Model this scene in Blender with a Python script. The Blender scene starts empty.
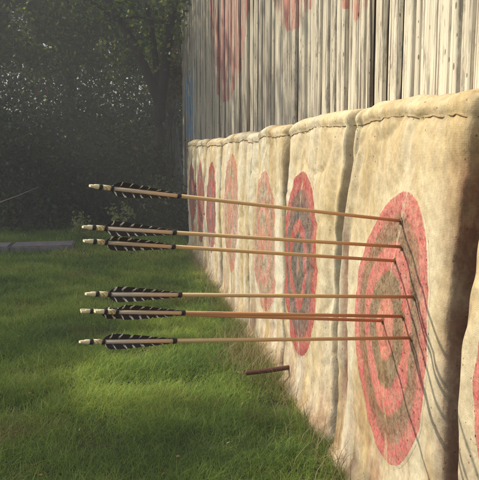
import bpy, bmesh, math, random
import numpy as np
from mathutils import Vector, Matrix, noise
random.seed(7); rng = np.random.default_rng(7)
sc = bpy.context.scene
COL = sc.collection
R = math.radians

# ------------------------------------------------------------------ camera
# world: the target wall runs along +Y on the plane x = 0, ground z = 0
CAM = Vector((-0.6206, 0.0, 0.9144))
yaw, pitch = R(9.5393), R(7.36)
cam = bpy.data.cameras.new('camera'); camo = bpy.data.objects.new('camera', cam); COL.objects.link(camo)
camo.location = CAM
camo.rotation_euler = (R(90) - pitch, 0, -yaw)
cam.sensor_fit = 'HORIZONTAL'; cam.sensor_width = 36
cam.lens = 36 * 720 / 479.5
cam.clip_start = 0.02; cam.clip_end = 2000
sc.camera = camo

# ------------------------------------------------------------------ light
SB, SC = -0.35, -1.0                     # sun travels (1, SB, SC)
sd = Vector((1, SB, SC)).normalized()
elev = math.asin(-sd.z)
tosun = -sd
w = bpy.data.worlds.new('World'); sc.world = w; w.use_nodes = True
nt = w.node_tree; nt.nodes.clear()
sky = nt.nodes.new('ShaderNodeTexSky'); sky.sky_type = 'NISHITA'; sky.sun_disc = False
sky.sun_elevation = elev; sky.sun_rotation = math.atan2(tosun.x, tosun.y)
sky.air_density = 1.3; sky.dust_density = 3.0
bg = nt.nodes.new('ShaderNodeBackground'); bg.inputs[1].default_value = 0.15
wo = nt.nodes.new('ShaderNodeOutputWorld')
nt.links.new(sky.outputs[0], bg.inputs[0]); nt.links.new(bg.outputs[0], wo.inputs[0])
sl = bpy.data.lights.new('sun', 'SUN'); sl.energy = 4.7; sl.angle = R(0.6); sl.color = (1.0, 0.90, 0.70)
so = bpy.data.objects.new('sun', sl); COL.objects.link(so)
so.rotation_euler = sd.to_track_quat('-Z', 'Y').to_euler(); so.location = (-6, 4, 8)
sc.view_settings.view_transform = 'Standard'; sc.view_settings.look = 'None'
sc.view_settings.exposure = 0.25; sc.view_settings.gamma = 1; sc.view_settings.use_curve_mapping = False
sc.render.engine = 'CYCLES'
sc.cycles.volume_bounces = 0
sc.cycles.max_bounces = 8; sc.cycles.transparent_max_bounces = 8

# ------------------------------------------------------------------ helpers
def tag(o, label=None, cat=None, group=None, kind=None):
    if label: o['label'] = label
    if cat: o['category'] = cat
    if group: o['group'] = group
    if kind: o['kind'] = kind
    return o

def thing(name, loc, label, cat, group=None):
    o = bpy.data.objects.new(name, None); COL.objects.link(o)
    o.location = loc; o.empty_display_size = .1
    return tag(o, label, cat, group)

def link_mesh(name, me, mat, parent=None):
    o = bpy.data.objects.new(name, me); COL.objects.link(o)
    if mat is not None and len(me.materials) == 0: me.materials.append(mat)
    if parent is not None:
        o.parent = parent                      # meshes are written in world metres
        off = Vector((0, 0, 0)); q = parent
        while q is not None: off += q.location; q = q.parent
        o.location = -off if parent.type == 'EMPTY' else (0, 0, 0)
    return o

def bm_obj(name, bm, mat, parent=None, smooth=True):
    me = bpy.data.meshes.new(name); bm.to_mesh(me); bm.free()
    if smooth: me.polygons.foreach_set('use_smooth', [True] * len(me.polygons))
    return link_mesh(name, me, mat, parent)

def np_obj(name, verts, faces, mat, parent=None, smooth=False, fattr=None):
    """verts (n,3), faces (m,k) arrays"""
    me = bpy.data.meshes.new(name)
    verts = np.asarray(verts, dtype=np.float32); faces = np.asarray(faces, dtype=np.int32)
    m, k = faces.shape
    me.vertices.add(len(verts)); me.vertices.foreach_set('co', verts.ravel())
    me.loops.add(m * k); me.loops.foreach_set('vertex_index', faces.ravel())
    me.polygons.add(m); me.polygons.foreach_set('loop_start', np.arange(m, dtype=np.int32) * k)
    if smooth: me.polygons.foreach_set('use_smooth', np.ones(m, dtype=bool))
    me.update(calc_edges=True)
    if fattr is not None:
        a = me.attributes.new('rnd', 'FLOAT', 'FACE'); a.data.foreach_set('value', np.asarray(fattr, dtype=np.float32))
    return link_mesh(name, me, mat, parent)

def tube(bm, pts, rads, seg=10, cap=True, squash=None):
    pts = [Vector(p) for p in pts]; rings = []
    up = Vector((0, 0, 1))
    for i, p in enumerate(pts):
        t = (pts[min(i + 1, len(pts) - 1)] - pts[max(i - 1, 0)]).normalized()
        a = t.cross(up)
        if a.length < .05: a = t.cross(Vector((0, 1, 0)))
        a.normalize(); b = t.cross(a)
        r = rads[i] if hasattr(rads, '__len__') else rads
        rings.append([bm.verts.new(p + (a * math.cos(2 * math.pi * j / seg) + b * math.sin(2 * math.pi * j / seg)) * r) for j in range(seg)])
    for i in range(len(rings) - 1):
        for j in range(seg):
            bm.faces.new((rings[i][j], rings[i][(j + 1) % seg], rings[i + 1][(j + 1) % seg], rings[i + 1][j]))
    if cap:
        bm.faces.new(rings[0][::-1]); bm.faces.new(rings[-1])

def box(bm, lo, hi):
    x0, y0, z0 = lo; x1, y1, z1 = hi
    v = [bm.verts.new(p) for p in ((x0,y0,z0),(x1,y0,z0),(x1,y1,z0),(x0,y1,z0),(x0,y0,z1),(x1,y0,z1),(x1,y1,z1),(x0,y1,z1))]
    for f in ((3,2,1,0),(4,5,6,7),(0,1,5,4),(1,2,6,5),(2,3,7,6),(3,0,4,7)): bm.faces.new([v[i] for i in f])

def N(x, y, z, s=1.0): return noise.noise(Vector((x * s, y * s, z * s)))
def sm(a, b, x):
    t = min(1, max(0, (x - a) / (b - a))); return t * t * (3 - 2 * t)

class NT:
    """tiny node helper"""
    def __init__(s, name):
        s.m = bpy.data.materials.new(name); s.m.use_nodes = True
        s.t = s.m.node_tree; s.t.nodes.clear()
        s.out = s.n('OutputMaterial'); s.p = s.n('BsdfPrincipled'); s.l(s.p.outputs[0], s.out.inputs[0])
        s.p.inputs['Roughness'].default_value = .85; s.p.inputs['Specular IOR Level'].default_value = .25
    def n(s, k, **kw):
        x = s.t.nodes.new('ShaderNode' + k)
        for a, b in kw.items(): setattr(x, a, b)
        return x
    def l(s, a, b): s.t.links.new(a, b)
    def pos(s): return s.n('NewGeometry').outputs['Position']
    def mapped(s, v, scale=(1,1,1), rot=(0,0,0), loc=(0,0,0)):
        m = s.n('Mapping'); m.inputs['Scale'].default_value = scale; m.inputs['Rotation'].default_value = rot; m.inputs['Location'].default_value = loc
        s.l(v, m.inputs[0]); return m.outputs[0]
    def noise(s, v, scale, detail=4, rough=.6, dist=0):
        x = s.n('TexNoise'); x.inputs['Scale'].default_value = scale; x.inputs['Detail'].default_value = detail
        x.inputs['Roughness'].default_value = rough; x.inputs['Distortion'].default_value = dist
        s.l(v, x.inputs['Vector']); return x.outputs[0]
    def ramp(s, f, stops, interp='LINEAR'):
        r = s.n('ValToRGB'); r.color_ramp.interpolation = interp
        e = r.color_ramp.elements
        while len(e) < len(stops): e.new(.5)
        for i, (p, c) in enumerate(stops):
            e[i].position = p; e[i].color = (c, c, c, 1) if not hasattr(c, '__len__') else (*c, 1)
        s.l(f, r.inputs[0]); return r.outputs[0]
    def mix(s, f, a, b, mode='MIX'):
        m = s.n('Mix', data_type='RGBA', blend_type=mode)
        for i, q in ((0, f), (6, a), (7, b)):
            if hasattr(q, 'is_output') or isinstance(q, bpy.types.NodeSocket): s.l(q, m.inputs[i])
            elif i == 0: m.inputs[0].default_value = q
            else: m.inputs[i].default_value = (*q, 1)
        return m.outputs[2]
    def math(s, op, a, b=None, c=None, clamp=False):
        m = s.n('Math', operation=op, use_clamp=clamp)
        for i, q in enumerate((a, b, c)):
            if q is None: continue
            if isinstance(q, bpy.types.NodeSocket): s.l(q, m.inputs[i])
            else: m.inputs[i].default_value = q
        return m.outputs[0]
    def bump(s, h, strength=.5, dist=.01, normal=None):
        b = s.n('Bump'); b.inputs['Strength'].default_value = strength; b.inputs['Distance'].default_value = dist
        s.l(h, b.inputs['Height'])
        if normal: s.l(normal, b.inputs['Normal'])
        s.l(b.outputs[0], s.p.inputs['Normal']); return b.outputs[0]
    def col(s, c):
        if isinstance(c, bpy.types.NodeSocket): s.l(c, s.p.inputs['Base Color'])
        else: s.p.inputs['Base Color'].default_value = (*c, 1)

def plain(name, c, rough=.7, var=.25, scale=60, spec=.25):
    t = NT(name); p = t.pos()
    n = t.noise(p, scale, 3)
    t.col(t.mix(n, tuple(x * (1 - var) for x in c), tuple(min(1, x * (1 + var)) for x in c)))
    t.p.inputs['Roughness'].default_value = rough; t.p.inputs['Specular IOR Level'].default_value = spec
    return t.m

# ------------------------------------------------------------------ cloth materials
def burlap_base(t):
    """sacking: colour, weave height"""
    p = t.pos()
    big = t.noise(p, 2.2, 5, .6)
    c = t.ramp(big, [(.3, (.37, .275, .145)), (.48, (.50, .39, .22)), (.68, (.58, .49, .32))])
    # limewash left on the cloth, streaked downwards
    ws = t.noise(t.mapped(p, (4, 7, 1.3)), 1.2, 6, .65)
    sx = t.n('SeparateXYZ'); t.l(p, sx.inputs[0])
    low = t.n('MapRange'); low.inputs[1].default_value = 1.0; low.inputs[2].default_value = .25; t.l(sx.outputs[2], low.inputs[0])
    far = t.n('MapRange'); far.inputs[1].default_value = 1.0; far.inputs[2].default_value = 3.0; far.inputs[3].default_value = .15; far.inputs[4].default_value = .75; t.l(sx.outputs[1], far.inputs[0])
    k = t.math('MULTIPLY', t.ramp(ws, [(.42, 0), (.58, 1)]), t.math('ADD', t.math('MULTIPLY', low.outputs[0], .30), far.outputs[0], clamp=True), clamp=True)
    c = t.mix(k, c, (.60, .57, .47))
    # brown stains rising from the ground
    st = t.noise(t.mapped(p, (3, 6, 2)), 1.6, 6, .7)
    g = t.n('MapRange'); g.inputs[1].default_value = .42; g.inputs[2].default_value = .0; t.l(sx.outputs[2], g.inputs[0])
    c = t.mix(t.math('MULTIPLY', t.ramp(st, [(.42, 0), (.62, .85)]), g.outputs[0]), c, (.30, .14, .08))
    for (yf, wdt, amt) in ((1.262, .075, .97), (1.945, .040, .9), (2.655, .035, .8), (3.40, .04, .6), (4.42, .05, .5), (5.24, .06, .5)):  # fold shade painted red-brown into the recessed cloth, with some rust staining
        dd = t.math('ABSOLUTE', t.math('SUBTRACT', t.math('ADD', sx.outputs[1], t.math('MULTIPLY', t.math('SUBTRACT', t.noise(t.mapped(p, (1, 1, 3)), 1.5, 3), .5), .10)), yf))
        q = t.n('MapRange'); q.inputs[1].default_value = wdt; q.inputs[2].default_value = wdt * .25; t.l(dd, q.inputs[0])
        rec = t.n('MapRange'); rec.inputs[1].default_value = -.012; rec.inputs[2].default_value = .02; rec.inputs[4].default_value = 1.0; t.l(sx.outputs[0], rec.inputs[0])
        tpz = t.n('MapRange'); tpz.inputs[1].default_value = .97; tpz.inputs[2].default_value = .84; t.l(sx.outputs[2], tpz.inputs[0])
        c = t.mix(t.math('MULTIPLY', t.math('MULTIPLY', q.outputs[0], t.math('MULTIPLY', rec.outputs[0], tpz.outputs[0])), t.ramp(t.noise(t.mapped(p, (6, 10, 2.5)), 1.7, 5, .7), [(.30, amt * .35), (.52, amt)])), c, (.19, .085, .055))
    # mottling and threads
    mo = t.noise(p, 38, 6, .75)
    c = t.mix(.55, c, t.ramp(mo, [(.3, .22), (.52, .5), (.75, .80)]), 'OVERLAY')
    sp = t.n('TexVoronoi'); sp.inputs['Scale'].default_value = 60; t.l(p, sp.inputs['Vector'])
    pick = t.n('SeparateColor'); t.l(sp.outputs['Color'], pick.inputs[0])
    hole = t.math('MULTIPLY', t.math('LESS_THAN', sp.outputs['Distance'], .13), t.math('GREATER_THAN', pick.outputs[0], .66))
    c = t.mix(t.math('MULTIPLY', hole, .75), c, (.10, .055, .035))
    wa = t.n('TexWave', bands_direction='Y'); wa.inputs['Scale'].default_value = 92; wa.inputs['Distortion'].default_value = 1.6; wa.inputs['Detail'].default_value = 1; t.l(p, wa.inputs['Vector'])
    wb = t.n('TexWave', bands_direction='Z'); wb.inputs['Scale'].default_value = 100; wb.inputs['Distortion'].default_value = 2.0; wb.inputs['Detail'].default_value = 1; t.l(p, wb.inputs['Vector'])
    weave = t.math('MULTIPLY', wa.outputs['Fac'], wb.outputs['Fac'])
    c = t.mix(.11, c, t.ramp(weave, [(0, .30), (.5, .6)]), 'OVERLAY')
    h = t.math('ADD', t.math('MULTIPLY', weave, .07), t.math('ADD', t.math('MULTIPLY', mo, .55), t.math('MULTIPLY', t.noise(t.mapped(p, (9, 9, 4)), 1.3, 5, .6), 1.6)))
    return p, c, h

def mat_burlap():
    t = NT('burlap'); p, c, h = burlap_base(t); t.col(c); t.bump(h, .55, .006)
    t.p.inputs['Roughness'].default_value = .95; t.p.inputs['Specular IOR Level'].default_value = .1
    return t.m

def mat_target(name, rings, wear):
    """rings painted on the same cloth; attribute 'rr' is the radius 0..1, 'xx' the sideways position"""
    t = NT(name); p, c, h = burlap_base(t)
    a = t.n('Attribute', attribute_name='rr'); ax = t.n('Attribute', attribute_name='xx')
    wob = t.noise(p, 14, 5, .7); fine = t.noise(p, 85, 5, .8)
    r = t.math('ADD', a.outputs['Fac'], t.math('MULTIPLY', t.math('SUBTRACT', wob, .5), .10))
    r = t.math('ADD', r, t.math('MULTIPLY', t.math('SUBTRACT', fine, .5), .10))
    paint = t.ramp(r, rings)
    tone = t.noise(t.mapped(p, (5, 12, 5)), 1, 5, .7)
    paint = t.mix(.5, paint, t.ramp(tone, [(.3, .3), (.7, .7)]), 'OVERLAY')
    paint = t.mix(.75, paint, t.ramp(fine, [(.34, .12), (.5, .5), (.66, .88)]), 'OVERLAY')
    paint = t.mix(t.ramp(t.noise(p, 60, 4, .9), [(.62, 0), (.70, .6)]), paint, (.07, .045, .04))
    rag = t.math('ADD', a.outputs['Fac'], t.math('MULTIPLY', t.math('SUBTRACT', t.noise(p, 45, 5, .85), .5), .05))
    edge = t.math('LESS_THAN', rag, .985)
    bare = t.ramp(t.math('ADD', t.math('MULTIPLY', t.noise(p, 26, 7, .8), .6), t.math('MULTIPLY', t.noise(p, 120, 3, .8), .4)), [(wear[0], 1), (wear[1], wear[2])])
    k = t.math('MULTIPLY', edge, bare)
    # unpainted crease down the middle
    cr = t.math('GREATER_THAN', t.math('ADD', t.math('ABSOLUTE', t.math('ADD', ax.outputs['Fac'], t.math('MULTIPLY', t.math('SUBTRACT', t.noise(t.mapped(p,(1,1,.6)), 9, 2), .5), .05))), t.math('MULTIPLY', t.math('SUBTRACT', .62, a.outputs['Fac']), .06)), .022)
    k = t.math('MULTIPLY', k, t.math('MAXIMUM', cr, t.ramp(t.noise(p, 22, 5, .8), [(.42, .25), (.58, 1)])))
    c = t.mix(k, c, paint)
    v2 = t.n('TexVoronoi'); v2.inputs['Scale'].default_value = 105; t.l(p, v2.inputs['Vector'])
    s2 = t.n('SeparateColor'); t.l(v2.outputs['Color'], s2.inputs[0])
    c = t.mix(t.math('MULTIPLY', t.math('LESS_THAN', t.math('ADD', v2.outputs['Distance'], t.math('MULTIPLY', s2.outputs[1], .15)), .30), t.math('MULTIPLY', t.math('GREATER_THAN', s2.outputs[0], t.math('ADD', .80, t.math('MULTIPLY', a.outputs['Fac'], .14))), .85)), c, (.06, .035, .03))
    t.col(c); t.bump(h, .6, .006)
    t.p.inputs['Roughness'].default_value = .9; t.p.inputs['Specular IOR Level'].default_value = .12
    return t.m

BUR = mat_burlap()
RED, GRY = (.56, .105, .082), (.20, .165, .105)
def rings(red, gry, c0=.26, c1=.43, c2=.63, c3=.79, centre=None):
    centre = centre or red
    e = .02
    return [(0, centre), (c0 - e, centre), (c0 + e, gry), (c1 - e, gry), (c1 + e, red), (c2 - e, red), (c2 + e, gry), (c3 + e, tuple(.7*a+.3*b for a, b in zip(gry, red))), (min(.86, c3 + .06), red)]
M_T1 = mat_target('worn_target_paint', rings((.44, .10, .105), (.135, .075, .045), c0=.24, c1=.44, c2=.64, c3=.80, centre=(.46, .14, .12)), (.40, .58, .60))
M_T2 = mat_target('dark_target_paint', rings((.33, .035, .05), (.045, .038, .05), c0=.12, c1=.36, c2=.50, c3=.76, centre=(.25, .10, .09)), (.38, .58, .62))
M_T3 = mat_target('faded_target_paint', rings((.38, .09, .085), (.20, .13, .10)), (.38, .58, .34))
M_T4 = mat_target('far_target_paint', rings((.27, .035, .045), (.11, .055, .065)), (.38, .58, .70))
STITCH = plain('stitch_twine', (.20, .12, .06), .9)
HEM = None
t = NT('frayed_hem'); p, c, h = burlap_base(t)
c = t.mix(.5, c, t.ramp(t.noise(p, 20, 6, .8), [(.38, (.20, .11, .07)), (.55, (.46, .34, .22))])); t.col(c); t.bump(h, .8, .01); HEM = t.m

# ------------------------------------------------------------------ ground and grass
t = NT('lawn_soil'); p = t.pos()
n1 = t.noise(p, 1.3, 5, .6); n2 = t.noise(p, 30, 6, .8)
c = t.ramp(n1, [(.35, (.05, .075, .022)), (.6, (.09, .10, .035)), (.72, (.13, .10, .055))])
t.col(t.mix(.6, c, t.ramp(n2, [(.3, .25), (.7, .75)]), 'OVERLAY')); t.bump(n2, 1, .03)
bm = bmesh.new()
gx = [-300, -60, -20] + [-8 + .25 * i for i in range(41)] + [10, 60, 300]
gy = [-300, -60, -10, -2] + [0 + .25 * i for i in range(65)] + [30, 80, 400]
gv = [[bm.verts.new((x, y, (.012 * N(x, y, 3, 1.6) if -8 <= x <= 2 and 0 <= y <= 16 else 0) - .004)) for x in gx] for y in gy]
for j in range(len(gy) - 1):
    for i in range(len(gx) - 1): bm.faces.new((gv[j][i], gv[j][i+1], gv[j+1][i+1], gv[j+1][i]))
tag(bm_obj('ground', bm, t.m), kind='structure')

def mat_grass(name, stops, trans=.35):
    t = NT(name); a = t.n('Attribute', attribute_name='rnd'); p = t.pos()
    c = t.ramp(a.outputs['Fac'], stops)
    n = t.noise(t.mapped(p, (1, 1, .01)), 1.6, 4, .65)
    c = t.mix(t.ramp(n, [(.55, 0), (.70, .5)]), c, (.36, .25, .13))
    t.col(c); t.p.inputs['Roughness'].default_value = .6
    tr = t.n('BsdfTranslucent'); t.l(t.mix(1.0, c, (1.35, 1.5, .55), 'MULTIPLY'), tr.inputs[0])
    mx = t.n('MixShader'); mx.inputs[0].default_value = trans
    t.l(t.p.outputs[0], mx.inputs[1]); t.l(tr.outputs[0], mx.inputs[2]); t.l(mx.outputs[0], t.out.inputs[0])
    return t.m
GRASS = mat_grass('grass_blades', [(0, (.085, .15, .035)), (.45, (.23, .335, .065)), (.8, (.38, .45, .085)), (1, (.52, .49, .19))])

def blades(px, py, L, wd, lean, rnd, z0=None, seg=3):
    n = len(px); az = rng.uniform(0, 2 * np.pi, n)
    d = np.stack([np.cos(az), np.sin(az), np.zeros(n)], 1); s = np.stack([-np.sin(az), np.cos(az), np.zeros(n)], 1)
    V = []; base = np.stack([px, py, np.zeros(n) if z0 is None else z0], 1)
    curl = rng.uniform(-.5, .5, n)
    for k in range(seg + 1):
        f = k / seg
        ctr = base + d * (L * lean * f ** 1.7)[:, None] + s * (L * curl * f * f)[:, None]
        ctr[:, 2] += L * (f - .45 * lean * f * f)
        hw = (wd * (1 - f * .85))[:, None] * .5
        V += [ctr - s * hw, ctr + s * hw]
    V = np.stack(V, 1).reshape(-1, 3); m = 2 * (seg + 1)
    b = np.arange(n)[:, None] * m
    F = np.concatenate([b + np.array([2*k, 2*k+1, 2*k+3, 2*k+2]) for k in range(seg)], 1).reshape(-1, 4)
    return V, F, np.repeat(rnd, seg)

def scatter(n, x0, x1, y0, y1):
    return rng.uniform(x0, x1, n), rng.uniform(y0, y1, n)
gxs, gys, gl, gw = [], [], [], []
for (n, y0, y1, L, W_) in ((70000, 1.45, 2.6, .045, .0016), (72000, 2.6, 4.0, .05, .0022), (60000, 4.0, 6.0, .05, .0036), (30000, 6.0, 8.5, .055, .006)):
    y = rng.uniform(y0, y1, n); xl = -.62 - (y * .17 + .35)
    x = xl + rng.random(n) * (.015 - xl)
    gxs.append(x); gys.append(y); gl.append(L * rng.uniform(.55, 1.35, n)); gw.append(W_ * rng.uniform(.7, 1.3, n))
for (n, x0, x1, y0, y1) in ((45000, -3.0, -.85, 1.2, 4.5), (32000, -4.2, -1.3, 4.5, 8.5), (9000, -1.4, 0, .6, 1.45)):      # sparser lawn to either side
    gxs.append(rng.uniform(x0, x1, n)); gys.append(rng.uniform(y0, y1, n)); gl.append(.05 * rng.uniform(.55, 1.35, n)); gw.append(.0042 * rng.uniform(.7, 1.3, n))
px, py, gl, gw = map(np.concatenate, (gxs, gys, gl, gw))
clump = np.array([N(a, b, 0, 5) for a, b in zip(px, py)]); clump2 = np.array([N(a, b, 7, 1.7) for a, b in zip(px, py)])
keep = rng.random(len(px)) < np.clip(.85 + clump * .9, .25, 1)
px, py, gl, gw, clump, clump2 = (a[keep] for a in (px, py, gl, gw, clump, clump2))
gl *= (1 + .55 * clump)
V, F, A = blades(px, py, gl, gw, rng.uniform(.3, 1.3, len(px)), np.clip(.42 + .6 * clump2 + rng.normal(0, .24, len(px)), 0, 1))
tag(np_obj('grass', V, F, GRASS, fattr=A), 'fine green lawn grass growing up to the foot of the bales', 'grass', kind='stuff')
# fallen leaves
n = 260; C = np.stack([rng.uniform(-2.2, -.06, n), rng.uniform(1.7, 7.0, n), rng.uniform(.012, .04, n)], 1)
d = rng.normal(size=(n, 3)); d[:, 2] *= .25; d /= np.linalg.norm(d, axis=1)[:, None]; q = np.cross(d, np.array([0, 0, 1.0]) + rng.normal(size=(n, 3)) * .3)
L_ = rng.uniform(.012, .026, n)[:, None]
V = np.stack([C, C + d * L_ * .5 - q * L_ * .3, C + d * L_, C + d * L_ * .5 + q * L_ * .3], 1).reshape(-1, 3)
DEAD = mat_grass('dead_leaf', [(0, (.14, .08, .04)), (1, (.40, .28, .13))], .2)
tag(np_obj('fallen_leaves', V, np.arange(4 * n).reshape(n, 4), DEAD, fattr=rng.random(n)), 'small brown fallen leaves scattered over the lawn', 'fallen leaves', kind='stuff')
# weeds and dry stalks at the foot of the bales
DRY = mat_grass('dry_stalks', [(0, (.10, .12, .04)), (.5, (.24, .20, .10)), (1, (.42, .34, .20))], .25)
n = 2200; y = rng.uniform(1.7, 6.2, n); y = np.where(rng.random(n) < .38, rng.normal(2.95, .22, n), y)
x = -.015 - np.abs(rng.normal(0, .045, n)) * (1 + (np.abs(y - 2.95) < .4))
V, F, A = blades(x, y, rng.uniform(.05, .17, n), rng.uniform(.0014, .003, n), rng.uniform(.2, 1.0, n), np.clip(rng.normal(.6, .3, n), 0, 1))
tag(np_obj('dry_grass', V, F, DRY, fattr=A), 'dry straw-coloured stalks along the frayed foot of the bales', 'dry grass', kind='stuff')

# ------------------------------------------------------------------ bales
BALES = [  # near edge y, far edge y, top z near, top z far, target (yc, zc, half width, half height), paint
    (0.38, 1.232, 1.030, 1.035, (.925, .500, .236, .325), M_T1, 'tan burlap bale at the right edge of the photo, beyond the deep shaded fold'),
    (1.228, 2.000, 1.022, 1.028, (1.592, .490, .238, .334), M_T1, 'burlap bale that all the arrows are stuck in, nearest full red target'),
    (2.000, 2.665, 1.026, 1.010, (2.435, .503, .238, .332), M_T2, 'burlap bale with the deep red dark-ringed target, behind the arrow shafts'),
    (2.665, 3.420, 1.006, .996, (3.055, .504, .225, .312), M_T3, 'whitish burlap bale with faded pink target, just beyond the deep red one'),
    (3.420, 4.440, .990, .985, (4.000, .540, .28, .34), M_T3, 'long pale burlap bale with a narrow faded red target, fifth bale from the right edge'),
    (4.440, 5.260, .972, .970, (4.900, .500, .27, .32), M_T4, 'small far burlap bale with a dark red target, third from the far end'),
    (5.260, 5.900, .972, .972, (5.560, .495, .25, .325), M_T4, 'small far burlap bale with dark red target, second from the far end'),
    (5.900, 6.520, .976, .972, (6.170, .495, .22, .31), M_T4, 'last burlap bale at the far end beside the bushes'),
]
def make_surface(b, k):
    y0, y1, z0, z1, T, mat, _ = b
    deep = .150 if k == 1 else (.075 if k < 5 else .06); wn = .080 if k == 1 else .075
    def S(y, z):
        du = y - y0; dv = y1 - y; ztop = z0 + (z1 - z0) * (y - y0) / (y1 - y0)
        wn_ = wn * (1 + .35 * N(0, k * 3.1, z, 3.0)); wf = .035 * (1 + .5 * N(5, k * 3.1, z, 4.0))
        x = 0
        if du < wn_ * 1.25:
            q = max(0, du) / wn_
            x += deep * (1 - sm(.50, .92, q)) + .014 * (1 - sm(.6, 1.25, q))
        if dv < wf: x += .035 * (1 - math.sqrt(max(0, 1 - (1 - max(0, dv) / wf) ** 2)))
        # soft lengthwise fold + wrinkles, calm where arrows stick
        calm = 1.0 if k != 1 else .35
        x += calm * .016 * N(1, y * 3 + k, z * .8, 1.2) + .006 * N(2, y * 14, z * 3, 1.0) * (1.2 if k != 1 else .7)
        x += .004 * N(3, y * 9 + z * 6, z * 12 - y * 5, 1.3)
        if k in (1, 2, 3, 4):     # a long soft vertical dent at the side of each bale
            yc = {1: 1.93, 2: 2.10, 3: 3.30, 4: 3.62}[k] + .02 * N(0, z * 4, k); x += .018 * math.exp(-((y - yc) / .03) ** 2) * sm(.0, .3, z)
        cr1 = 1 - abs(N(4 + k, y * 2.2 + z * 2.5, z * 2.2 - y * 1.5, 1.6)) * 9; cr2 = 1 - abs(N(9 + k, y * 7, z * 1.6, 1.1)) * 7
        tp = sm(.70, .98, z / ztop)
        x += (calm * .5 + .5 * tp) * (.010 * max(0, cr1) ** 2 + .008 * max(0, cr2) ** 2 * (.4 + tp)) - .006 * tp * N(7, y * 22 + k, z * 5, 1)
        # stitched seam groove near the top and pillow lip
        zs = ztop - .048 + .008 * N(8, y * 5 + k, 0)
        x += .006 * math.exp(-((z - zs) / .008) ** 2)
        x -= .005 * math.exp(-((z - (ztop - .02)) / .03) ** 2)
        # sag: belly
        x -= .012 * math.sin(math.pi * min(1, max(0, z / ztop)))  - .012
        if z < .16: x -= .020 * (1 - z / .16) ** 1.5 * (1 + .5 * N(6, y * 8, 0))
        return x
    return S
WARP = [0, .045, .105, -.02, .06, .04, .05, .03, 0]     # how far each fold leans towards the camera near the top
def wy(k, y, z, y0, y1):
    f = (y - y0) / (y1 - y0)
    a = (WARP[k] * (1 - f) + WARP[k + 1] * f) * sm(.50, 1.02, z)
    return y - a + .006 * N(k + round(f), z * 5, 2) * abs(2 * f - 1)
def hump(k, y, y0, y1):
    t = (y - y0) / (y1 - y0)
    return .030 * (math.sin(math.pi * min(1, max(0, t))) ** .35) - .026 + .009 * N(4, y * 5, k) + .004 * N(4, y * 22, k)
GB = 'burlap covered target bales in a row'
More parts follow.
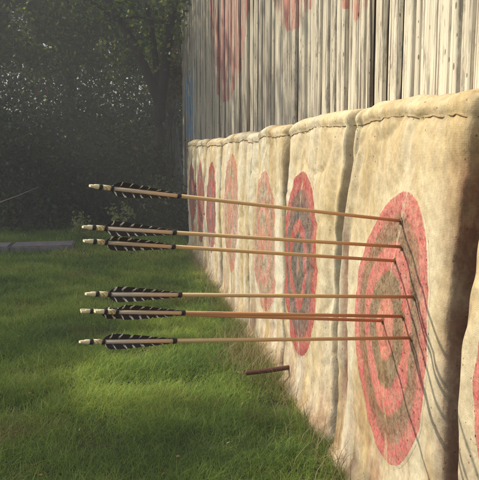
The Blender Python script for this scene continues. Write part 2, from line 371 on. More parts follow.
for k, b in enumerate(BALES):
    y0, y1, z0, z1, T, mat, lab = b
    root = thing('target_bale', (0.08, (y0 + y1) / 2, 0), lab, 'target bale', GB)
    S = make_surface(b, k)
    step = .010 if k < 3 else (.014 if k < 5 else .02)
    ys = [y0]
    while ys[-1] < y1 - 1e-4:
        d_ = min(ys[-1] - y0, y1 - ys[-1]); ys.append(min(y1, ys[-1] + (step * .35 if (ys[-1] - y0 < .12 or y1 - ys[-1] < .05) else step)))
    nu = len(ys) - 1; nv = int(1.0 / (step * 1.0))
    V = []; rows = []
    prof = []
    for y in ys:
        zt = z0 + (z1 - z0) * (y - y0) / (y1 - y0)
        hp = hump(k, y, y0, y1); col = []
        for j in range(nv + 1):
            z = -.01 + (zt - .03 + .01) * j / nv
            zz = z + hp * sm(.6, 1, z / zt)
            col.append((S(y, z), y, zz))
        # rolled top then flat back to the boards
        xs = S(y, zt - .03); zr = zt - .03 + hp
        for a in (15, 30, 45, 60, 75, 90): col.append((xs + .05 * (1 - math.cos(R(a))), y, zr + .03 * math.sin(R(a))))
        for q in (.08, .12, .165): col.append((min(.166, max(q, xs + .055)), y, zr + .03 - .01 * (q / .165) + .006 * N(y * 8, q * 20, k)))
        col.append((.168, y, -.01))
        rows.append(col)
    rows = [[(p[0], wy(k, p[1], p[2], y0, y1), p[2]) for p in c] for c in rows]
    m = len(rows[0]); V = [p for c in rows for p in c]
    F = [(i * m + j, i * m + j + 1, (i + 1) * m + j + 1, (i + 1) * m + j) for i in range(nu) for j in range(m - 1)]
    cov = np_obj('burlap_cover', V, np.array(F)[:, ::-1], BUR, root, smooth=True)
    # close the two ends
    for i in (0, nu):
        bme = bmesh.new()
        e = 0.004 if i == 0 else -.004
        bme.faces.new([bme.verts.new((p[0] + .003, p[1] + e, p[2] - .003)) for p in rows[i]])
        bmesh.ops.triangulate(bme, faces=bme.faces[:])
        bm_obj('bale_end', bme, BUR, root, smooth=False)
    # painted target, conforming 1.5 mm proud
    yc, zc, hw, hh = T
    nr, na = (34, 120) if k < 3 else (20, 72)
    V = []; rr = []; xx = []
    for i in range(nr + 1):
        r = i / nr * 1.012
        for j in range(na):
            a = 2 * math.pi * j / na
            cx_, sz = math.cos(a), math.sin(a)
            # egg/lens shape: pointed top and softly pointed foot
            pin = abs(cx_) ** (.20 if sz > 0 else .10)
            y = yc + hw * r * cx_ * pin + ((-.058 * max(0, sz) ** 2 * r - .015 * max(0, -sz) ** 2 * r) if k == 1 else 0); z = zc + hh * r * sz * (1 + .0)
            y = min(max(y, y0 + .012), y1 - .006)
            V.append((S(y, z) - (.0016 if r < 1.0 else .0016 - (r - 1) * 110e-3), wy(k, y, z, y0, y1), z + hump(k, y, y0, y1) * sm(.6, 1, z / z0))); rr.append(r); xx.append(r * cx_ * pin)
    F = [(i * na + j, (i + 1) * na + j, (i + 1) * na + (j + 1) % na, i * na + (j + 1) % na) for i in range(nr) for j in range(na)]
    o = np_obj('painted_target', V, np.array(F)[:, ::-1] , mat, root, smooth=True)
    for nm, dat in (('rr', rr), ('xx', xx)):
        at_ = o.data.attributes.new(nm, 'FLOAT', 'POINT'); at_.data.foreach_set('value', np.array(dat, dtype=np.float32))
    if k != 1: o['label'] = None or ('deep red painted target' if k == 2 else 'weathered painted target')
    # seam of twine stitches
    bms = bmesh.new(); ns = int((y1 - y0) / .02)
    pts = []
    for i in range(ns + 1):
        y = y0 + .02 + (y1 - y0 - .03) * i / ns
        zt = z0 + (z1 - z0) * (y - y0) / (y1 - y0); z = zt - .048 + .008 * N(8, y * 5 + k, 0)
        pts.append((S(y, z) - .0022 + .0012 * (i % 2), wy(k, y, z, y0, y1), z + hump(k, y, y0, y1) * sm(.6, 1, z / zt) + .001 * (i % 3)))
    tube(bms, pts, .0013 if k < 3 else .003, 5); bm_obj('stitched_seam', bms, STITCH, root)
    # frayed hem flap: ragged teeth at the foot
    nh = int((y1 - y0) / .012); V = []; F = []
    for i in range(nh + 1):
        y = y0 + (y1 - y0) * i / nh
        top = .055 + .03 * N(y * 7, k, 1) + .015 * N(y * 30, k, 2)
        out = .008 + .012 * N(y * 6, k, 4)
        V += [(S(y, top) + .003, y, top), (S(y, top * .5) - .010 - out * .5, y, top * .5 + .01 * N(y * 25, 1, k)), (S(y, 0) - .012 - out, y + .004 * N(y * 60, 2, 2), max(.0, .006 + .012 * N(y * 40, k, 9)))]
    for i in range(nh):
        for j in range(2): F.append((i*3+j, i*3+j+1, (i+1)*3+j+1, (i+1)*3+j))
    np_obj('frayed_hem', V, F, HEM, root, smooth=True)
# ------------------------------------------------------------------ plank wall behind the bales
def mat_planks():
    t = NT('weathered_planks'); p = t.pos(); a = t.n('Attribute', attribute_name='rnd')
    sx = t.n('SeparateXYZ'); t.l(p, sx.inputs[0])
    grain = t.noise(t.mapped(p, (30, 60, 2.2)), 1.5, 6, .7)
    base = t.ramp(grain, [(.3, (.17, .145, .11)), (.5, (.40, .37, .31)), (.66, (.60, .57, .49))])
    tint = t.ramp(a.outputs['Fac'], [(0, (.26, .25, .24)), (.35, (.42, .41, .39)), (1, (.58, .57, .53))])
    c = t.mix(.75, base, tint, 'OVERLAY')
    # peeling limewash: less of it further along, painting in the tree shade
    pe = t.noise(t.mapped(p, (10, 22, 3.5)), 1.4, 7, .75)
    nearf = t.n('MapRange'); nearf.inputs[1].default_value = 4.5; nearf.inputs[2].default_value = 2.0; nearf.inputs[3].default_value = .12; nearf.inputs[4].default_value = .95; t.l(sx.outputs[1], nearf.inputs[0])
    c = t.mix(t.math('MULTIPLY', t.ramp(pe, [(.40, 0), (.50, 1)]), nearf.outputs[0]), c, (.72, .66, .53))
    # remains of red rings painted straight on the boards: distance from ring centres
    for (yc, zc, r_in, r_out, col, amt) in ((5.45, 1.95, 0, .70, (.40, .10, .10), .75), (3.33, 1.82, .0, .36, (.46, .10, .09), .75), (2.38, 1.60, .0, .24, (.52, .13, .09), .75)):
        dy = t.math('SUBTRACT', sx.outputs[1], yc); dz = t.math('SUBTRACT', sx.outputs[2], zc)
        d = t.math('SQRT', t.math('ADD', t.math('MULTIPLY', t.math('MULTIPLY', dy, dy), .55), t.math('MULTIPLY', dz, dz)))
        d = t.math('ADD', d, t.math('MULTIPLY', t.math('SUBTRACT', t.noise(t.mapped(p, (2, 5, 2)), 2, 4), .5), .12))
        k = t.math('MULTIPLY', t.math('LESS_THAN', d, r_out), t.ramp(t.noise(t.mapped(p, (8, 14, 2)), 1.1, 6, .75), [(.42, 0), (.56, amt)]))
        c = t.mix(k, c, col)
    dy = t.math('ABSOLUTE', t.math('SUBTRACT', sx.outputs[1], 8.3)); dz = t.math('ABSOLUTE', t.math('SUBTRACT', sx.outputs[2], 1.40))
    blue = t.math('MULTIPLY', t.math('LESS_THAN', dy, .42), t.math('LESS_THAN', t.math('ADD', dz, t.math('MULTIPLY', t.noise(p, 9, 3), .2)), .48))
    c = t.mix(t.math('MULTIPLY', blue, t.ramp(t.noise(p, 7, 5, .7), [(.45, 0), (.52, .85)])), c, (.10, .26, .45))
    # knots, nail marks, arrow scars
    vo = t.n('TexVoronoi'); vo.inputs['Scale'].default_value = 1; t.l(t.mix(.012, t.mapped(p, (62, 85, 26)), t.n('TexNoise').outputs[1]), vo.inputs['Vector'])
    pk = t.n('SeparateColor'); t.l(vo.outputs['Color'], pk.inputs[0])
    kn = t.math('MULTIPLY', t.math('LESS_THAN', t.math('ADD', vo.outputs['Distance'], t.math('MULTIPLY', pk.outputs[1], .2)), .25), t.math('GREATER_THAN', pk.outputs[0], .62))
    c = t.mix(t.math('MULTIPLY', kn, .8), c, (.10, .06, .045))
    # long checks in the grain
    ck = t.noise(t.mapped(p, (50, 90, 1.1)), 1.2, 3, .5)
    c = t.mix(t.ramp(ck, [(.36, .9), (.41, 0)]), c, (.085, .055, .04))
    ck2 = t.noise(t.mapped(p, (90, 170, 1.6)), 1.1, 4, .6)
    c = t.mix(t.ramp(ck2, [(.38, .7), (.46, 0)]), c, (.16, .11, .08))
    t.col(c); t.bump(t.math('ADD', grain, t.math('MULTIPLY', pe, .5)), .8, .006)
    return t.m
PLK = mat_planks()
DARKW = plain('dark_back_boards', (.13, .075, .05), .9)
wall = thing('plank_wall', (.25, 4.8, 0), 'tall wall of narrow weathered whitewashed planks with red and blue paint remains, behind the bales', 'plank wall')
V = []; F = []; A = []
y = .30
while y < 9.22:
    wd = random.choice((.025, .032, .04, .05, .06, .075)) if y < 3.2 else random.choice((.04, .055, .075, .10, .13))
    gap = random.choice((.002, .003, .004, .006, .008, .012)) if y < 3.2 else random.choice((.004, .008, .014, .022, .035))
    xo = random.uniform(-.012, .008); tilt = random.uniform(-.004, .004); th = .016; a = random.random()
    ns = 26; top = 2.75 + random.uniform(-.05, .05)
    b0 = len(V)
    for i in range(ns + 1):
        z = .0 + top * i / ns; dy = tilt * (z - 1); e1 = .004 * N(y * 9, z * 3, 1); e2 = .004 * N(y * 9, z * 3, 5); wv = .005 * N(y * 5, z * 1.5, 8)
        c = min(.010, wd * .2)
        for (yy, xx_) in ((y + e1, th), (y + e1, .004), (y + c + e1, 0), (y + wd / 2, -.002 + .002 * N(y, z * 8, 3)), (y + wd - c + e2, 0), (y + wd + e2, .004), (y + wd + e2, th)):
            V.append((.2 + xo + wv + xx_, yy + dy, z))
    for i in range(ns):
        for j in range(6):
            F.append((b0 + i*7 + j, b0 + i*7 + j + 1, b0 + (i+1)*7 + j + 1, b0 + (i+1)*7 + j)); A.append(a)
    y += wd + gap
np_obj('planks', V, F, PLK, wall, smooth=True, fattr=A)
bm = bmesh.new(); box(bm, (.245, .28, 0), (.27, 9.24, 2.7)); bm_obj('backing_boards', bm, DARKW, wall, smooth=False)
bm = bmesh.new(); box(bm, (.2725, .28, 2.2), (.33, 9.24, 2.3)); box(bm, (.2725, .28, .5), (.33, 9.24, .6)); bm_obj('rails', bm, DARKW, wall, smooth=False)

# ------------------------------------------------------------------ arrows
def mat_shaft(name, a, b):
    t = NT(name); p = t.n('TexCoord').outputs['Object']; sx = t.n('SeparateXYZ'); t.l(p, sx.inputs[0])
    c = t.mix(t.noise(t.mapped(p, (6, 260, 260)), 1.5, 4), a, b)
    c = t.mix(t.ramp(sx.outputs[0], [(.40, 0), (.72, .75)]), c, (.46, .17, .08))      # redder over the front half
    t.col(c); t.p.inputs['Roughness'].default_value = .42; t.p.inputs['Specular IOR Level'].default_value = .4; return t.m
WOOD = mat_shaft('arrow_shaft_wood', (.58, .35, .15), (.76, .53, .27))
REDWOOD = mat_shaft('reddish_shaft_wood', (.50, .23, .10), (.64, .34, .16))
CREAM = plain('cream_nock', (.72, .64, .42), .45, .12, 80, .4)
GOLD = NT('gold_thread'); p = GOLD.n('TexCoord').outputs['Object']
wv = GOLD.n('TexWave', bands_direction='DIAGONAL'); wv.inputs['Scale'].default_value = 90; wv.inputs['Distortion'].default_value = 2.5; wv.inputs['Detail Scale'].default_value = 40; GOLD.l(p, wv.inputs['Vector'])
GOLD.col(GOLD.mix(wv.outputs['Fac'], (.42, .30, .13), (.74, .66, .42))); GOLD = GOLD.m
BLACK = plain('black_binding', (.012, .011, .012), .5, .2, 80, .4)
PALE = plain('pale_crown_paint', (.66, .50, .36), .45, .10, 60, .4)
def mat_feather():
    t = NT('barred_feather'); a = t.n('Attribute', attribute_name='ff'); b = t.n('Attribute', attribute_name='hh')
    # a narrow white bar every so often, slanting back, strong at the rear half
    s = t.math('ADD', t.math('MULTIPLY', a.outputs['Fac'], 7.2), t.math('MULTIPLY', b.outputs['Fac'], -.45))
    oi = t.n('ObjectInfo'); tc = t.n('TexCoord').outputs['Object']
    s = t.math('ADD', t.math('ADD', s, oi.outputs['Random']), t.math('MULTIPLY', t.noise(tc, 55, 3), .8))
    fr = t.math('FRACT', s)
    bar = t.math('LESS_THAN', fr, t.math('ADD', .05, t.math('MULTIPLY', t.noise(tc, 70, 2), .26)))
    amt = t.math('MULTIPLY', bar, t.ramp(b.outputs['Fac'], [(.25, .12), (.55, 1)]))
    c = t.mix(amt, (.018, .016, .018), (.62, .60, .54))
    st = t.math('FRACT', t.math('MULTIPLY', a.outputs['Fac'], 60))
    c = t.mix(.25, c, t.ramp(st, [(0, .25), (.5, .7)]), 'OVERLAY')
    t.col(c); t.p.inputs['Roughness'].default_value = .6
    return t.m
FEA = mat_feather()
HITS = [((0,1.5147,.7509),(-.6648,1.2293,.8498)), ((0,1.5047,.6937),(-.6777,1.2206,.7820)), ((0,1.5372,.6571),(-.6779,1.2452,.7553)),
        ((0,1.4309,.5957),(-.6731,1.1609,.6802)), ((0,1.6014,.5019),(-.6887,1.2931,.6228)), ((0,1.4874,.5397),(-.6611,1.2016,.6417)), ((0,1.4399,.5032),(-.6851,1.1682,.5995))]
ALAB = ['uppermost arrow, tilted most and stuck in the top of the red target',
        'second arrow from the top, black barred feathers just above the third',
        'third arrow from the top, feathers hanging just under the second',
        'fourth arrow from the top, alone between the upper pair and the touching pair',
        'rear arrow of the touching pair, its nock poking out furthest left behind the other',
        'front arrow of the touching pair, its black feathers set nearer the target',
        'lowest arrow, nearly level, stuck in the target below all others']
AL = .735
def build_arrow(wood):
    """local: +X runs from nock (0) towards the bale (AL); returns list of (name, mesh, material)"""
    out = []
    def cyl(name, x0, x1, r, m, seg=14, ends=None):
        bm = bmesh.new(); pts = [(x0, 0, 0), (x1, 0, 0)]; rd = [r, r]
        if ends: pts = [(x, 0, 0) for x, _ in ends]; rd = [q for _, q in ends]
        tube(bm, pts, rd, seg); me = bpy.data.meshes.new(name); bm.to_mesh(me); bm.free()
        me.polygons.foreach_set('use_smooth', [len(f.vertices) == 4 for f in me.polygons])
        me.materials.append(m); out.append((name, me))
    cyl('shaft', .012, AL + .05, .0036, wood)
    cyl('crown', .039, .163, .0039, PALE)
    # nock with a string slot: two prongs and a base
    bm = bmesh.new(); tube(bm, [(.005, 0, 0), (.008, 0, 0), (.0125, 0, 0)], [.0036, .0040, .0040], 12)
    for s in (-1, 1): tube(bm, [(-.0035, s * .0022, 0), (.000, s * .0021, 0), (.0056, s * .0018, 0)], [.0021, .0026, .0028], 12)
    me = bpy.data.meshes.new('nock'); bm.to_mesh(me); bm.free(); me.materials.append(CREAM); out.append(('nock', me))
    cyl('dark_binding', .0125, .0185, .0048, BLACK)
    cyl('thread_wrap', .0187, .0335, .0044, GOLD)
    cyl('dark_binding', .0337, .0388, .0048, BLACK)
    cyl('dark_binding', .163, .170, .0050, BLACK)
    # three vanes; +Y local ~ away from viewer, Z up
    for ang in (72, -68, 182):
        a = R(ang); u = Vector((0, -math.cos(a), math.sin(a)))     # -Y faces the camera side
        if ang == 182: u = Vector((0, 1, -.05)).normalized()
        side = Vector((1, 0, 0)).cross(u)
        n = 44; L0, L1 = .040, .162; V = []; ff = []; hh = []
        for i in range(n + 1):
            f = i / n
            hgt = (.0096 if ang != 182 else .008) * (min(1, f / .10) ** .6) * (1 - max(0, (f - .18) / .82) ** 1.25 * .94)
            x = L0 + (L1 - L0) * f
            nick = .0012 * noise.noise(Vector((f * 40, ang, 0))) - (.0035 if (i in (17, 31) and ang > 0) or (i == 24 and ang < 0) else 0)
            back = -.004 * (1 - f)
            for q in range(4):
                h = q / 3
                for sd_ in (-1, 1):
                    V.append(Vector((x + back * h, 0, 0)) + u * (.004 + (hgt + (nick if q == 3 else 0)) * h) + side * sd_ * (.0006 - .0004 * h)); ff.append(f); hh.append(h)
        F = []
        for i in range(n):
            for q in range(3):
                for sd_ in (0, 1):
                    a0 = i * 8 + q * 2 + sd_; F.append((a0, a0 + 2, a0 + 10, a0 + 8))
            F.append((i*8+6, i*8+7, i*8+15, i*8+14))
        me = bpy.data.meshes.new('feather'); me.from_pydata([tuple(v) for v in V], [], F); me.update()
        for nm, dat in (('ff', ff), ('hh', hh)):
            at_ = me.attributes.new(nm, 'FLOAT', 'POINT'); at_.data.foreach_set('value', np.array(dat, dtype=np.float32))
        me.materials.append(FEA); out.append(('feather', me))
    return out
SETS = {0: build_arrow(WOOD), 1: build_arrow(REDWOOD)}
for i, (h, nk) in enumerate(HITS):
    h, nk = Vector(h), Vector(nk); d = (h - nk).normalized()
    root = thing('arrow', nk, ALAB[i], 'arrow', 'arrows stuck in the nearest full target')
    root.rotation_mode = 'QUATERNION'
    X = d; Y = Vector((0, 0, 1)).cross(X).normalized(); Z = X.cross(Y)
    m = Matrix((X, Y, Z)).transposed()
    spin = Matrix.Rotation(R([6, -10, 8, -4, 34, 2, -9][i]), 3, 'X')
    root.rotation_quaternion = (m @ spin).to_quaternion()
    s = (h - nk).length / AL; root.scale = (s, 1, 1)
    for nm, me in SETS[1 if i in (4, 5) else 0]:
        o = bpy.data.objects.new(nm, me); COL.objects.link(o); o.parent = root

bale = [o for o in bpy.data.objects if o.get('label', '').startswith('burlap bale that all')][0]
S1 = make_surface(BALES[1], 1); TORN = plain('torn_sacking', (.16, .10, .06), .95, .5, 300)
for h, nk in HITS:
    bm = bmesh.new(); yy, zz = h[1], h[2]
    c0 = bm.verts.new((S1(yy, zz) + .004, yy, zz)); ring = []
    for j in range(18):
        a_ = j * math.pi / 9; q = random.uniform(.0065, .0125)
        ring.append((bm.verts.new((S1(yy, zz) - .0050, yy + .0055 * math.cos(a_), zz + .0055 * math.sin(a_))), bm.verts.new((S1(yy + q * math.cos(a_), zz + q * math.sin(a_)) - .0019, yy + q * math.cos(a_), zz + q * math.sin(a_)))))
    for j in range(18):
        (a0, b0_), (a1, b1_) = ring[j], ring[(j + 1) % 18]; bm.faces.new((a0, b0_, b1_, a1)); bm.faces.new((c0, a0, a1))
    bm_obj('torn_hole', bm, TORN, bale)

# brown stake at the foot of the bales
bm = bmesh.new()
P0, P1 = Vector((-.160, 2.60, .062)), Vector((.10, 2.585, .094))
tube(bm, [P0 + (P1 - P0) * f + Vector((0, .002 * math.sin(f * 9), .002 * math.cos(f * 7))) for f in (0, .02, .3, .6, 1)], [.006, .0088, .009, .009, .009], 10)
tag(bm_obj('wooden_stake', bm, plain('dark_brown_wood', (.10, .035, .022), .6, .4, 50)), 'short dark brown wooden stake poking from the bale foot above the grass', 'stake')

# ------------------------------------------------------------------ trees
def mat_leaf(name, stops, trans=.45):
    t = NT(name); a = t.n('Attribute', attribute_name='rnd')
    c = t.ramp(a.outputs['Fac'], stops); t.col(c); t.p.inputs['Roughness'].default_value = .45; t.p.inputs['Specular IOR Level'].default_value = .4
    tr = t.n('BsdfTranslucent'); t.l(t.mix(1, c, (1.7, 1.9, .7), 'MULTIPLY'), tr.inputs[0])
    mx = t.n('MixShader'); mx.inputs[0].default_value = trans
    t.l(t.p.outputs[0], mx.inputs[1]); t.l(tr.outputs[0], mx.inputs[2]); t.l(mx.outputs[0], t.out.inputs[0]); return t.m
LEAF = mat_leaf('tree_leaves', [(0, (.02, .032, .012)), (.45, (.05, .08, .02)), (.75, (.13, .17, .035)), (1, (.32, .30, .07))], .5)
BUSHL = mat_leaf('bush_leaves', [(0, (.014, .022, .010)), (.5, (.03, .05, .018)), (.85, (.06, .085, .03)), (1, (.16, .17, .07))], .4)
LITL = mat_leaf('yellow_green_leaves', [(0, (.12, .15, .05)), (1, (.30, .30, .14))], .45)
RUST = mat_leaf('dry_brown_leaves', [(0, (.10, .075, .04)), (1, (.26, .19, .10))], .3)
t = NT('tree_bark'); p = t.pos(); n = t.noise(t.mapped(p, (1, 1, .25)), 22, 6, .75)
t.col(t.ramp(n, [(.3, (.014, .011, .009)), (.7, (.055, .042, .032))])); t.bump(n, 1, .03); BARK = t.m
t = NT('grey_bark'); p = t.pos(); n = t.noise(t.mapped(p, (1, 1, .2)), 26, 6, .75)
t.col(t.ramp(n, [(.3, (.06, .05, .04)), (.7, (.27, .23, .18))])); t.bump(n, 1, .03); GBARK = t.m

def leaf_quads(C, size, flat=.4):
    n = len(C)
    d = rng.normal(size=(n, 3)); d[:, 2] -= flat; d /= np.linalg.norm(d, axis=1)[:, None]
    nrm = rng.normal(size=(n, 3)); nrm[:, 2] += .8; s = np.cross(d, nrm); s /= np.linalg.norm(s, axis=1)[:, None] + 1e-9
    up = np.cross(d, s)
    L = (size * rng.uniform(.6, 1.35, n))[:, None]; W_ = L * .30
    V = np.stack([C, C + d * L * .45 - s * W_ + up * L * .06, C + d * L, C + d * L * .45 + s * W_ + up * L * .06], 1).reshape(-1, 3)
    return V, np.arange(4 * n).reshape(n, 4)
def clumped(centers, per, spread):
    C = np.repeat(np.asarray(centers), per, 0); return C + rng.normal(size=C.shape) * np.array(spread) * .5
def leaves(name, C, size, mat, parent, mean=.5, sd_=.25):
    V, F = leaf_quads(C, size)
    base = np.array([N(c[0], c[1], c[2], 1.7) for c in C[::40]]); base = np.repeat(base, 40)[:len(C)]
    return np_obj(name, V, F, mat, parent, fattr=np.clip(mean + .5 * base + rng.normal(0, sd_, len(C)), 0, 1))
def ellipsoid_pts(n, c, r, shell=.0):
    v = rng.normal(size=(n, 3)); v /= np.linalg.norm(v, axis=1)[:, None]
    rad = (shell + (1 - shell) * rng.random(n)) ** (1 / 2.2)
    return np.array(c) + v * rad[:, None] * np.array(r)

def branch(bm, a, b, r0, r1, bend=.15, seg=8):
    a, b = Vector(a), Vector(b); L = (b - a).length; pts = []
    o = Vector((random.uniform(-1, 1), random.uniform(-1, 1), random.uniform(-.3, .8))) * bend * L
    for i in range(9):
        f = i / 8; pts.append(a.lerp(b, f) + o * math.sin(math.pi * f) * .5 + Vector((N(f * 3, L, 1), N(f * 3, L, 5), N(f * 3, L, 9))) * .08 * L * f)
    tube(bm, pts, [r0 + (r1 - r0) * i / 8 for i in range(9)], seg); return pts

def tree(name, loc, label, group, trunk_h, r, limbs, crowns, nleaf, size, mat=None, bark=None, lean=(0, 0), mean=.5, sgn=None, cull=None, shape=.15):
    root = thing(name, loc, label, 'tree', group); x, y, _ = loc
    bm = bmesh.new(); top = (x + lean[0], y + lean[1], trunk_h)
    top = tuple(branch(bm, (x, y, -.1), top, r * 1.15, r * .8, .08, 12)[-1])
    tube(bm, [top, (top[0], top[1], top[2] + r * .5), (top[0], top[1], top[2] + r * .9)], [r * .8, r * .6, r * .15], 12)
    for L in limbs: 
        pts = branch(bm, top if len(L) == 4 else L[4], L[:3], L[3], L[3] * .35, shape)
        for q in range(3): branch(bm, pts[4 + q], pts[4 + q] + Vector((random.uniform(-1, 1), random.uniform(-1, 1), random.uniform(-.1, .8))) * 1.0, L[3] * .4, .008, .2, 6)
    bm_obj('trunk', bm, bark or BARK, root)
    P = []
    for (c, rad, share) in crowns:
        ncl = max(8, int(nleaf * share / 55)); ctr = ellipsoid_pts(ncl, c, rad); P.append(clumped(ctr, 55, (.42, .42, .30)))
    P = np.concatenate(P)
    if cull is not None: P = P[cull(P)]
    else:
        hn = np.array([N(c[0], c[1], c[2], 1.9) + .5 * N(c[0], c[1], c[2], 5) for c in P]); P = P[hn > -.02]
    leaves('crown', P, size, mat or LEAF, root, mean)
    return root

# forked tree seen between the wall and the hanging foliage
tree('forked_tree', (-.12, 9.0, 0), 'dark tree forking into two leaning limbs beside the plank wall', None, 1.50, .095,
     [(-1.05, 9.3, 3.4, .068), (.22, 8.9, 3.4, .070), (-.35, 9.6, 4.2, .045)],
     [((-.6, 9.6, 4.2), (1.9, 1.6, 1.3), .7), ((-1.2, 9.6, 2.9), (.9, .8, .5), .15), ((-.35, 8.5, 2.5), (.75, .4, .5), .12), ((.1, 9.9, 2.6), (.5, .6, .5), .15)], 20000, .065, lean=(-.02, 0), shape=.05)
tree('thin_grey_tree', (.22, 9.75, 0), 'thin grey-barked trunk standing right against the far end of the plank wall', None, 2.4, .075,
     [(.3, 9.9, 3.6, .05), (-.2, 9.8, 3.6, .04)], [((.3, 10.0, 3.9), (.9, .8, .7), 1)], 4000, .06, bark=GBARK, lean=(.02, 0))
GT = 'broadleaf trees beyond the lawn'
BT = [((-2.9, 11.5), 2.0, .14, [((-2.6, 11.2, 3.0), (1.7, 1.3, 1.0), .6), ((-2.9, 11.6, 4.6), (2.2, 1.8, 1.3), .4)], 52000, 'leafy tree with low drooping crown at the left edge of the photo'),
      ((-1.35, 13.2), 2.2, .13, [((-1.3, 12.6, 2.7), (1.5, 1.0, .8), .45), ((-1.3, 13.0, 4.6), (2.1, 1.7, 1.5), .55)], 52000, 'leafy tree in the middle of the dark foliage left of the forked tree'),
      ((.6, 15.0), 2.4, .15, [((.3, 14.4, 3.2), (1.8, 1.3, 1.2), .5), ((.5, 15, 5), (2.6, 2, 1.6), .5)], 36000, 'far leafy tree showing through the limbs of the forked tree'),
      ((-5.2, 15.5), 2.4, .17, [((-4.6, 15.0, 3.2), (2.4, 1.5, 1.4), .6), ((-5, 15.5, 5.4), (2.6, 2, 1.7), .4)], 36000, 'far tree behind the left edge foliage, light sparkling between its leaves')]
for (x, y), th, r, cr, nl, lab in BT:
    tree('broadleaf_tree', (x, y, 0), lab, GT, th, r, [(c[0][0] + random.uniform(-.6, .6), c[0][1], c[0][2] + .4, r * .5) for c in cr] + [(x + .8, y + .3, 4.4, r * .5), (x - .9, y - .2, 4.0, r * .45)], cr, nl, .075, mean=.5)
# understorey bushes
GBU = 'dark bushes under the trees'
def bush(name, loc, rad, n, size, label, group=GBU, mat=None, mean=.45, flowers=(), clump=50):
    root = thing(name, (loc[0], loc[1], 0), label, 'bush', group)
    bm = bmesh.new()
    for i in range(7):
        e = ellipsoid_pts(1, loc, (rad[0] * .7, rad[1] * .7, rad[2] * .6))[0]; q_ = min(1, rad[2] * 1.6); branch(bm, (loc[0] + random.uniform(-.1, .1) * q_, loc[1] + random.uniform(-.1, .1) * q_, -.03), e, .018 * q_ ** 1.3, .005 * q_ ** 1.3, .15, 6)
    bm_obj('stems', bm, BARK, root)
    ctr = ellipsoid_pts(max(6, n // clump), loc, rad, .1); ctr = ctr[ctr[:, 2] > .05]
    s = min(rad) * .55
    P = clumped(ctr, clump, (s, s, s * .8)); P = P[P[:, 2] > .02]
    leaves('foliage', P, size, mat or BUSHL, root, mean)
    for (x, y, z) in flowers:
        bm = bmesh.new()
        for q in range(5):
            a = q * 2 * math.pi / 5; v0 = bm.verts.new((x, y, z)); r_ = .019
            v1 = bm.verts.new((x + r_ * math.cos(a - .45), y - .012, z + r_ * math.sin(a - .45))); v2 = bm.verts.new((x + r_ * 1.15 * math.cos(a), y - .006, z + r_ * 1.15 * math.sin(a))); v3 = bm.verts.new((x + r_ * math.cos(a + .45), y - .012, z + r_ * math.sin(a + .45)))
            bm.faces.new((v0, v1, v2, v3))
        bm_obj('flower', bm, bpy.data.materials.get('red_petals') or plain('red_petals', (.35, .06, .05), .8), root)
bush('bush', (-1.9, 8.3, .50), (.95, .6, .75), 9000, .05, 'dark bush behind the pale kerb at the left')
bush('bush', (-.75, 8.7, .50), (.75, .55, .72), 9000, .05, 'dark bush behind the arrow feathers, with a red flower', flowers=[(-.42, 7.98, .90)])
bush('bush', (-2.3, 10.2, .9), (1.1, .7, .95), 11000, .055, 'tall dark bush with two red flowers under the left tree', flowers=[(-1.60, 9.42, 1.58), (-1.48, 9.44, 1.60)])
bush('bush', (-1.0, 11.2, .9), (1.1, .7, .95), 10000, .055, 'tall dark bush in the shade left of the forked trunk')
bush('bush', (.35, 12.2, .8), (1.0, .7, .9), 8000, .055, 'dark bush behind the thin grey trunk')
bush('bush', (-3.8, 12.6, 1.0), (1.4, .8, 1.1), 10000, .06, 'far dark bush beyond the left edge tree')
bush('bush', (-.05, 7.9, .22), (.32, .3, .32), 2500, .04, 'low dark bush at the far end of the bales')
bush('sapling', (-.60, 7.35, .24), (.12, .10, .10), 110, .05, 'small yellow-green sapling in the shade between the upper arrows', None, LITL, .6, clump=12)
bush('sapling', (-.98, 7.25, .14), (.12, .1, .12), 160, .04, 'tiny yellow-green sapling by the end of the kerb', None, LITL, .5, clump=10)
bush('ivy_clump', (.04, 9.35, 1.78), (.26, .2, .36), 2200, .045, 'brownish ivy clump hanging between the fork and the plank wall', None, RUST, .5)
# far thicket closing the view, one mass
C = np.stack([rng.uniform(-12, 6, 2200), rng.uniform(17, 20, 2200), rng.uniform(0, 1, 2200) ** 1.0 * 5.4], 1)
C[:, 2] *= 1 + .35 * np.array([N(c[0], 0, 0, .6) for c in C])
P = clumped(C, 60, (.9, .9, .7)); P = P[P[:, 2] > 0]
o = leaves('thicket', P, .12, BUSHL, None, .4); tag(o, 'far-off dark thicket closing the view behind the trees', 'thicket', kind='stuff')

# pale kerb at the left, and a thin bare twig
bm = bmesh.new()
for (x0, x1) in ((-2.6, -2.02), (-2.01, -1.56), (-1.55, -1.02)):
    e = len(bm.verts); box(bm, (x0, 6.34, -.03), (x1, 6.66, .07))
bmesh.ops.bevel(bm, geom=bm.edges[:], offset=.012, segments=2, affect='EDGES')
for v in bm.verts: v.co += Vector((0, .05 * (v.co.x + 1.5), .006 * N(v.co.x * 4, v.co.y * 4, 0)))
KM = NT('kerb_stone'); p = KM.pos(); n = KM.noise(p, 18, 6, .7); KM.col(KM.ramp(n, [(.3, (.13, .115, .11)), (.7, (.27, .245, .24))])); KM.bump(n, .7, .01)
tag(bm_obj('stone_kerb', bm, KM.m, smooth=False), 'low pale grey stone kerb on the far grass at the left edge', 'kerb')
bm = bmesh.new(); tube(bm, [(-1.80, 6.0, .40), (-1.62, 6.12, .452), (-1.45, 6.28, .512), (-1.30, 6.4, .575)], [.006, .005, .003, .002], 6)
tube(bm, [(-1.95, 5.95, -.02), (-1.9, 5.97, .2), (-1.80, 6.0, .40)], [.010, .008, .006], 6)
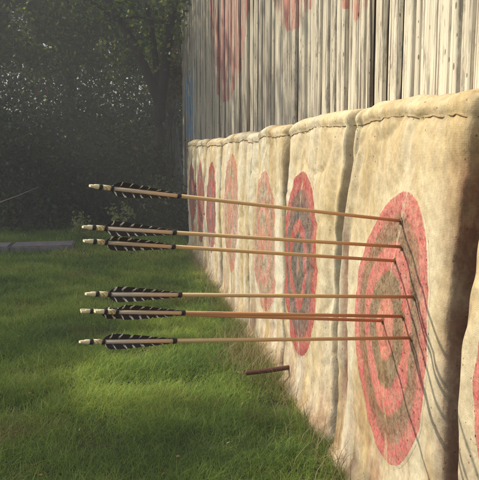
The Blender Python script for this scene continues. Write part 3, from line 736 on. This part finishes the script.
tag(bm_obj('bare_twig', bm, plain('pale_twig', (.35, .31, .27), .7)), 'thin bare pale twig leaning out at the left edge above the kerb', 'twig')

# ------------------------------------------------------------------ shade trees left of the lawn (towards the sun, outside the frame)
def lit(P):  # thins the crowns so sun lands on chosen lawn, bale and plank areas
    gx_ = P[:, 0] + P[:, 2]; gy_ = P[:, 1] + SB * P[:, 2]
    nz = np.array([N(a, b, 0, 2.3) * .6 + N(a, b, 4, 6) * .25 for a, b in zip(gx_, gy_)])
    # bales (gx 0..1) and planks (gx>1) are hit further back along y
    p = np.ones(len(P))
    def S_(a, b, x): q = np.clip((x - a) / (b - a), 0, 1); return q * q * (3 - 2 * q)
    edge = -.46 - .30 * np.exp(-((gy_ - 2.9) / .6) ** 2) + .22 * S_(3.2, 5.0, gy_)
    lawn = S_(-.16, .16, gx_ - edge + nz * .34) * (.72 - .25 * S_(4.6, 6.2, gy_ + nz * .9))
    patch = 1.05 * np.exp(-((gy_ - 2.90 + nz * .3) / .55) ** 4) * S_(-1.0, -.60, gx_ + nz * .35) * (1 - .25 * S_(-.2, -.05, gx_))
    bale = S_(-.05, .1, gx_) * (1 - .75 * S_(4.2, 6.6, gy_ + nz))
    plank = S_(1.0, 1.15, gx_) * S_(2.3, 2.9, gy_ + .2 * SB + nz * .5)
    L = np.maximum(np.maximum(lawn, patch * 1.05), bale) * (1 - plank * .95)
    L = np.where(gy_ < 1.2, np.maximum(L, .9), L)
    return rng.random(len(P)) >= 1 - np.clip(1.02 - L, 0, 1) ** 2.2
GS = 'unseen shade trees standing left of the lawn'
def shade(name, x, y, lab, nl, cx):
    tree(name, (x, y, 0), lab, GS, 3.6, .18, [(c[0][0], c[0][1], c[0][2], .10) for c in cx], cx, nl, .10, cull=lit)
shade('unseen_shade_tree', -8.6, 4.2, 'large unseen shade tree left of the lawn, nearest one', 60000, [((-6.4, 3.6, 5.6), (2.3, 2.2, 1.0), .4), ((-7.8, 5.6, 6.0), (2.3, 2.0, 1.1), .3), ((-5.2, 5.0, 5.0), (1.6, 2.2, .8), .3)])
shade('unseen_shade_tree', -7.8, 9.4, 'large unseen shade tree left of the lawn, further one', 60000, [((-6.2, 8.4, 5.6), (2.3, 2.2, 1.0), .4), ((-4.6, 8.6, 5.2), (1.9, 2.2, .8), .3), ((-7.0, 10.8, 5.6), (2.3, 1.8, 1.0), .3)])

# ------------------------------------------------------------------ air
bm = bmesh.new(); box(bm, (-14, -3, -1), (9, 22, 9.5))  # haze volume added to lighten the dark areas
hz = NT('haze'); hz.t.nodes.remove(hz.p); vp = hz.n('VolumePrincipled'); vp.inputs['Color'].default_value = (.92, .93, .96, 1); vp.inputs['Density'].default_value = .0135; vp.inputs['Anisotropy'].default_value = .3  # added haze, lifts the dark tones
hz.l(vp.outputs[0], hz.out.inputs['Volume'])
tag(bm_obj('haze', bm, hz.m, smooth=False), 'thin pale haze added over the lawn to lift the dark tones', 'haze', kind='stuff')
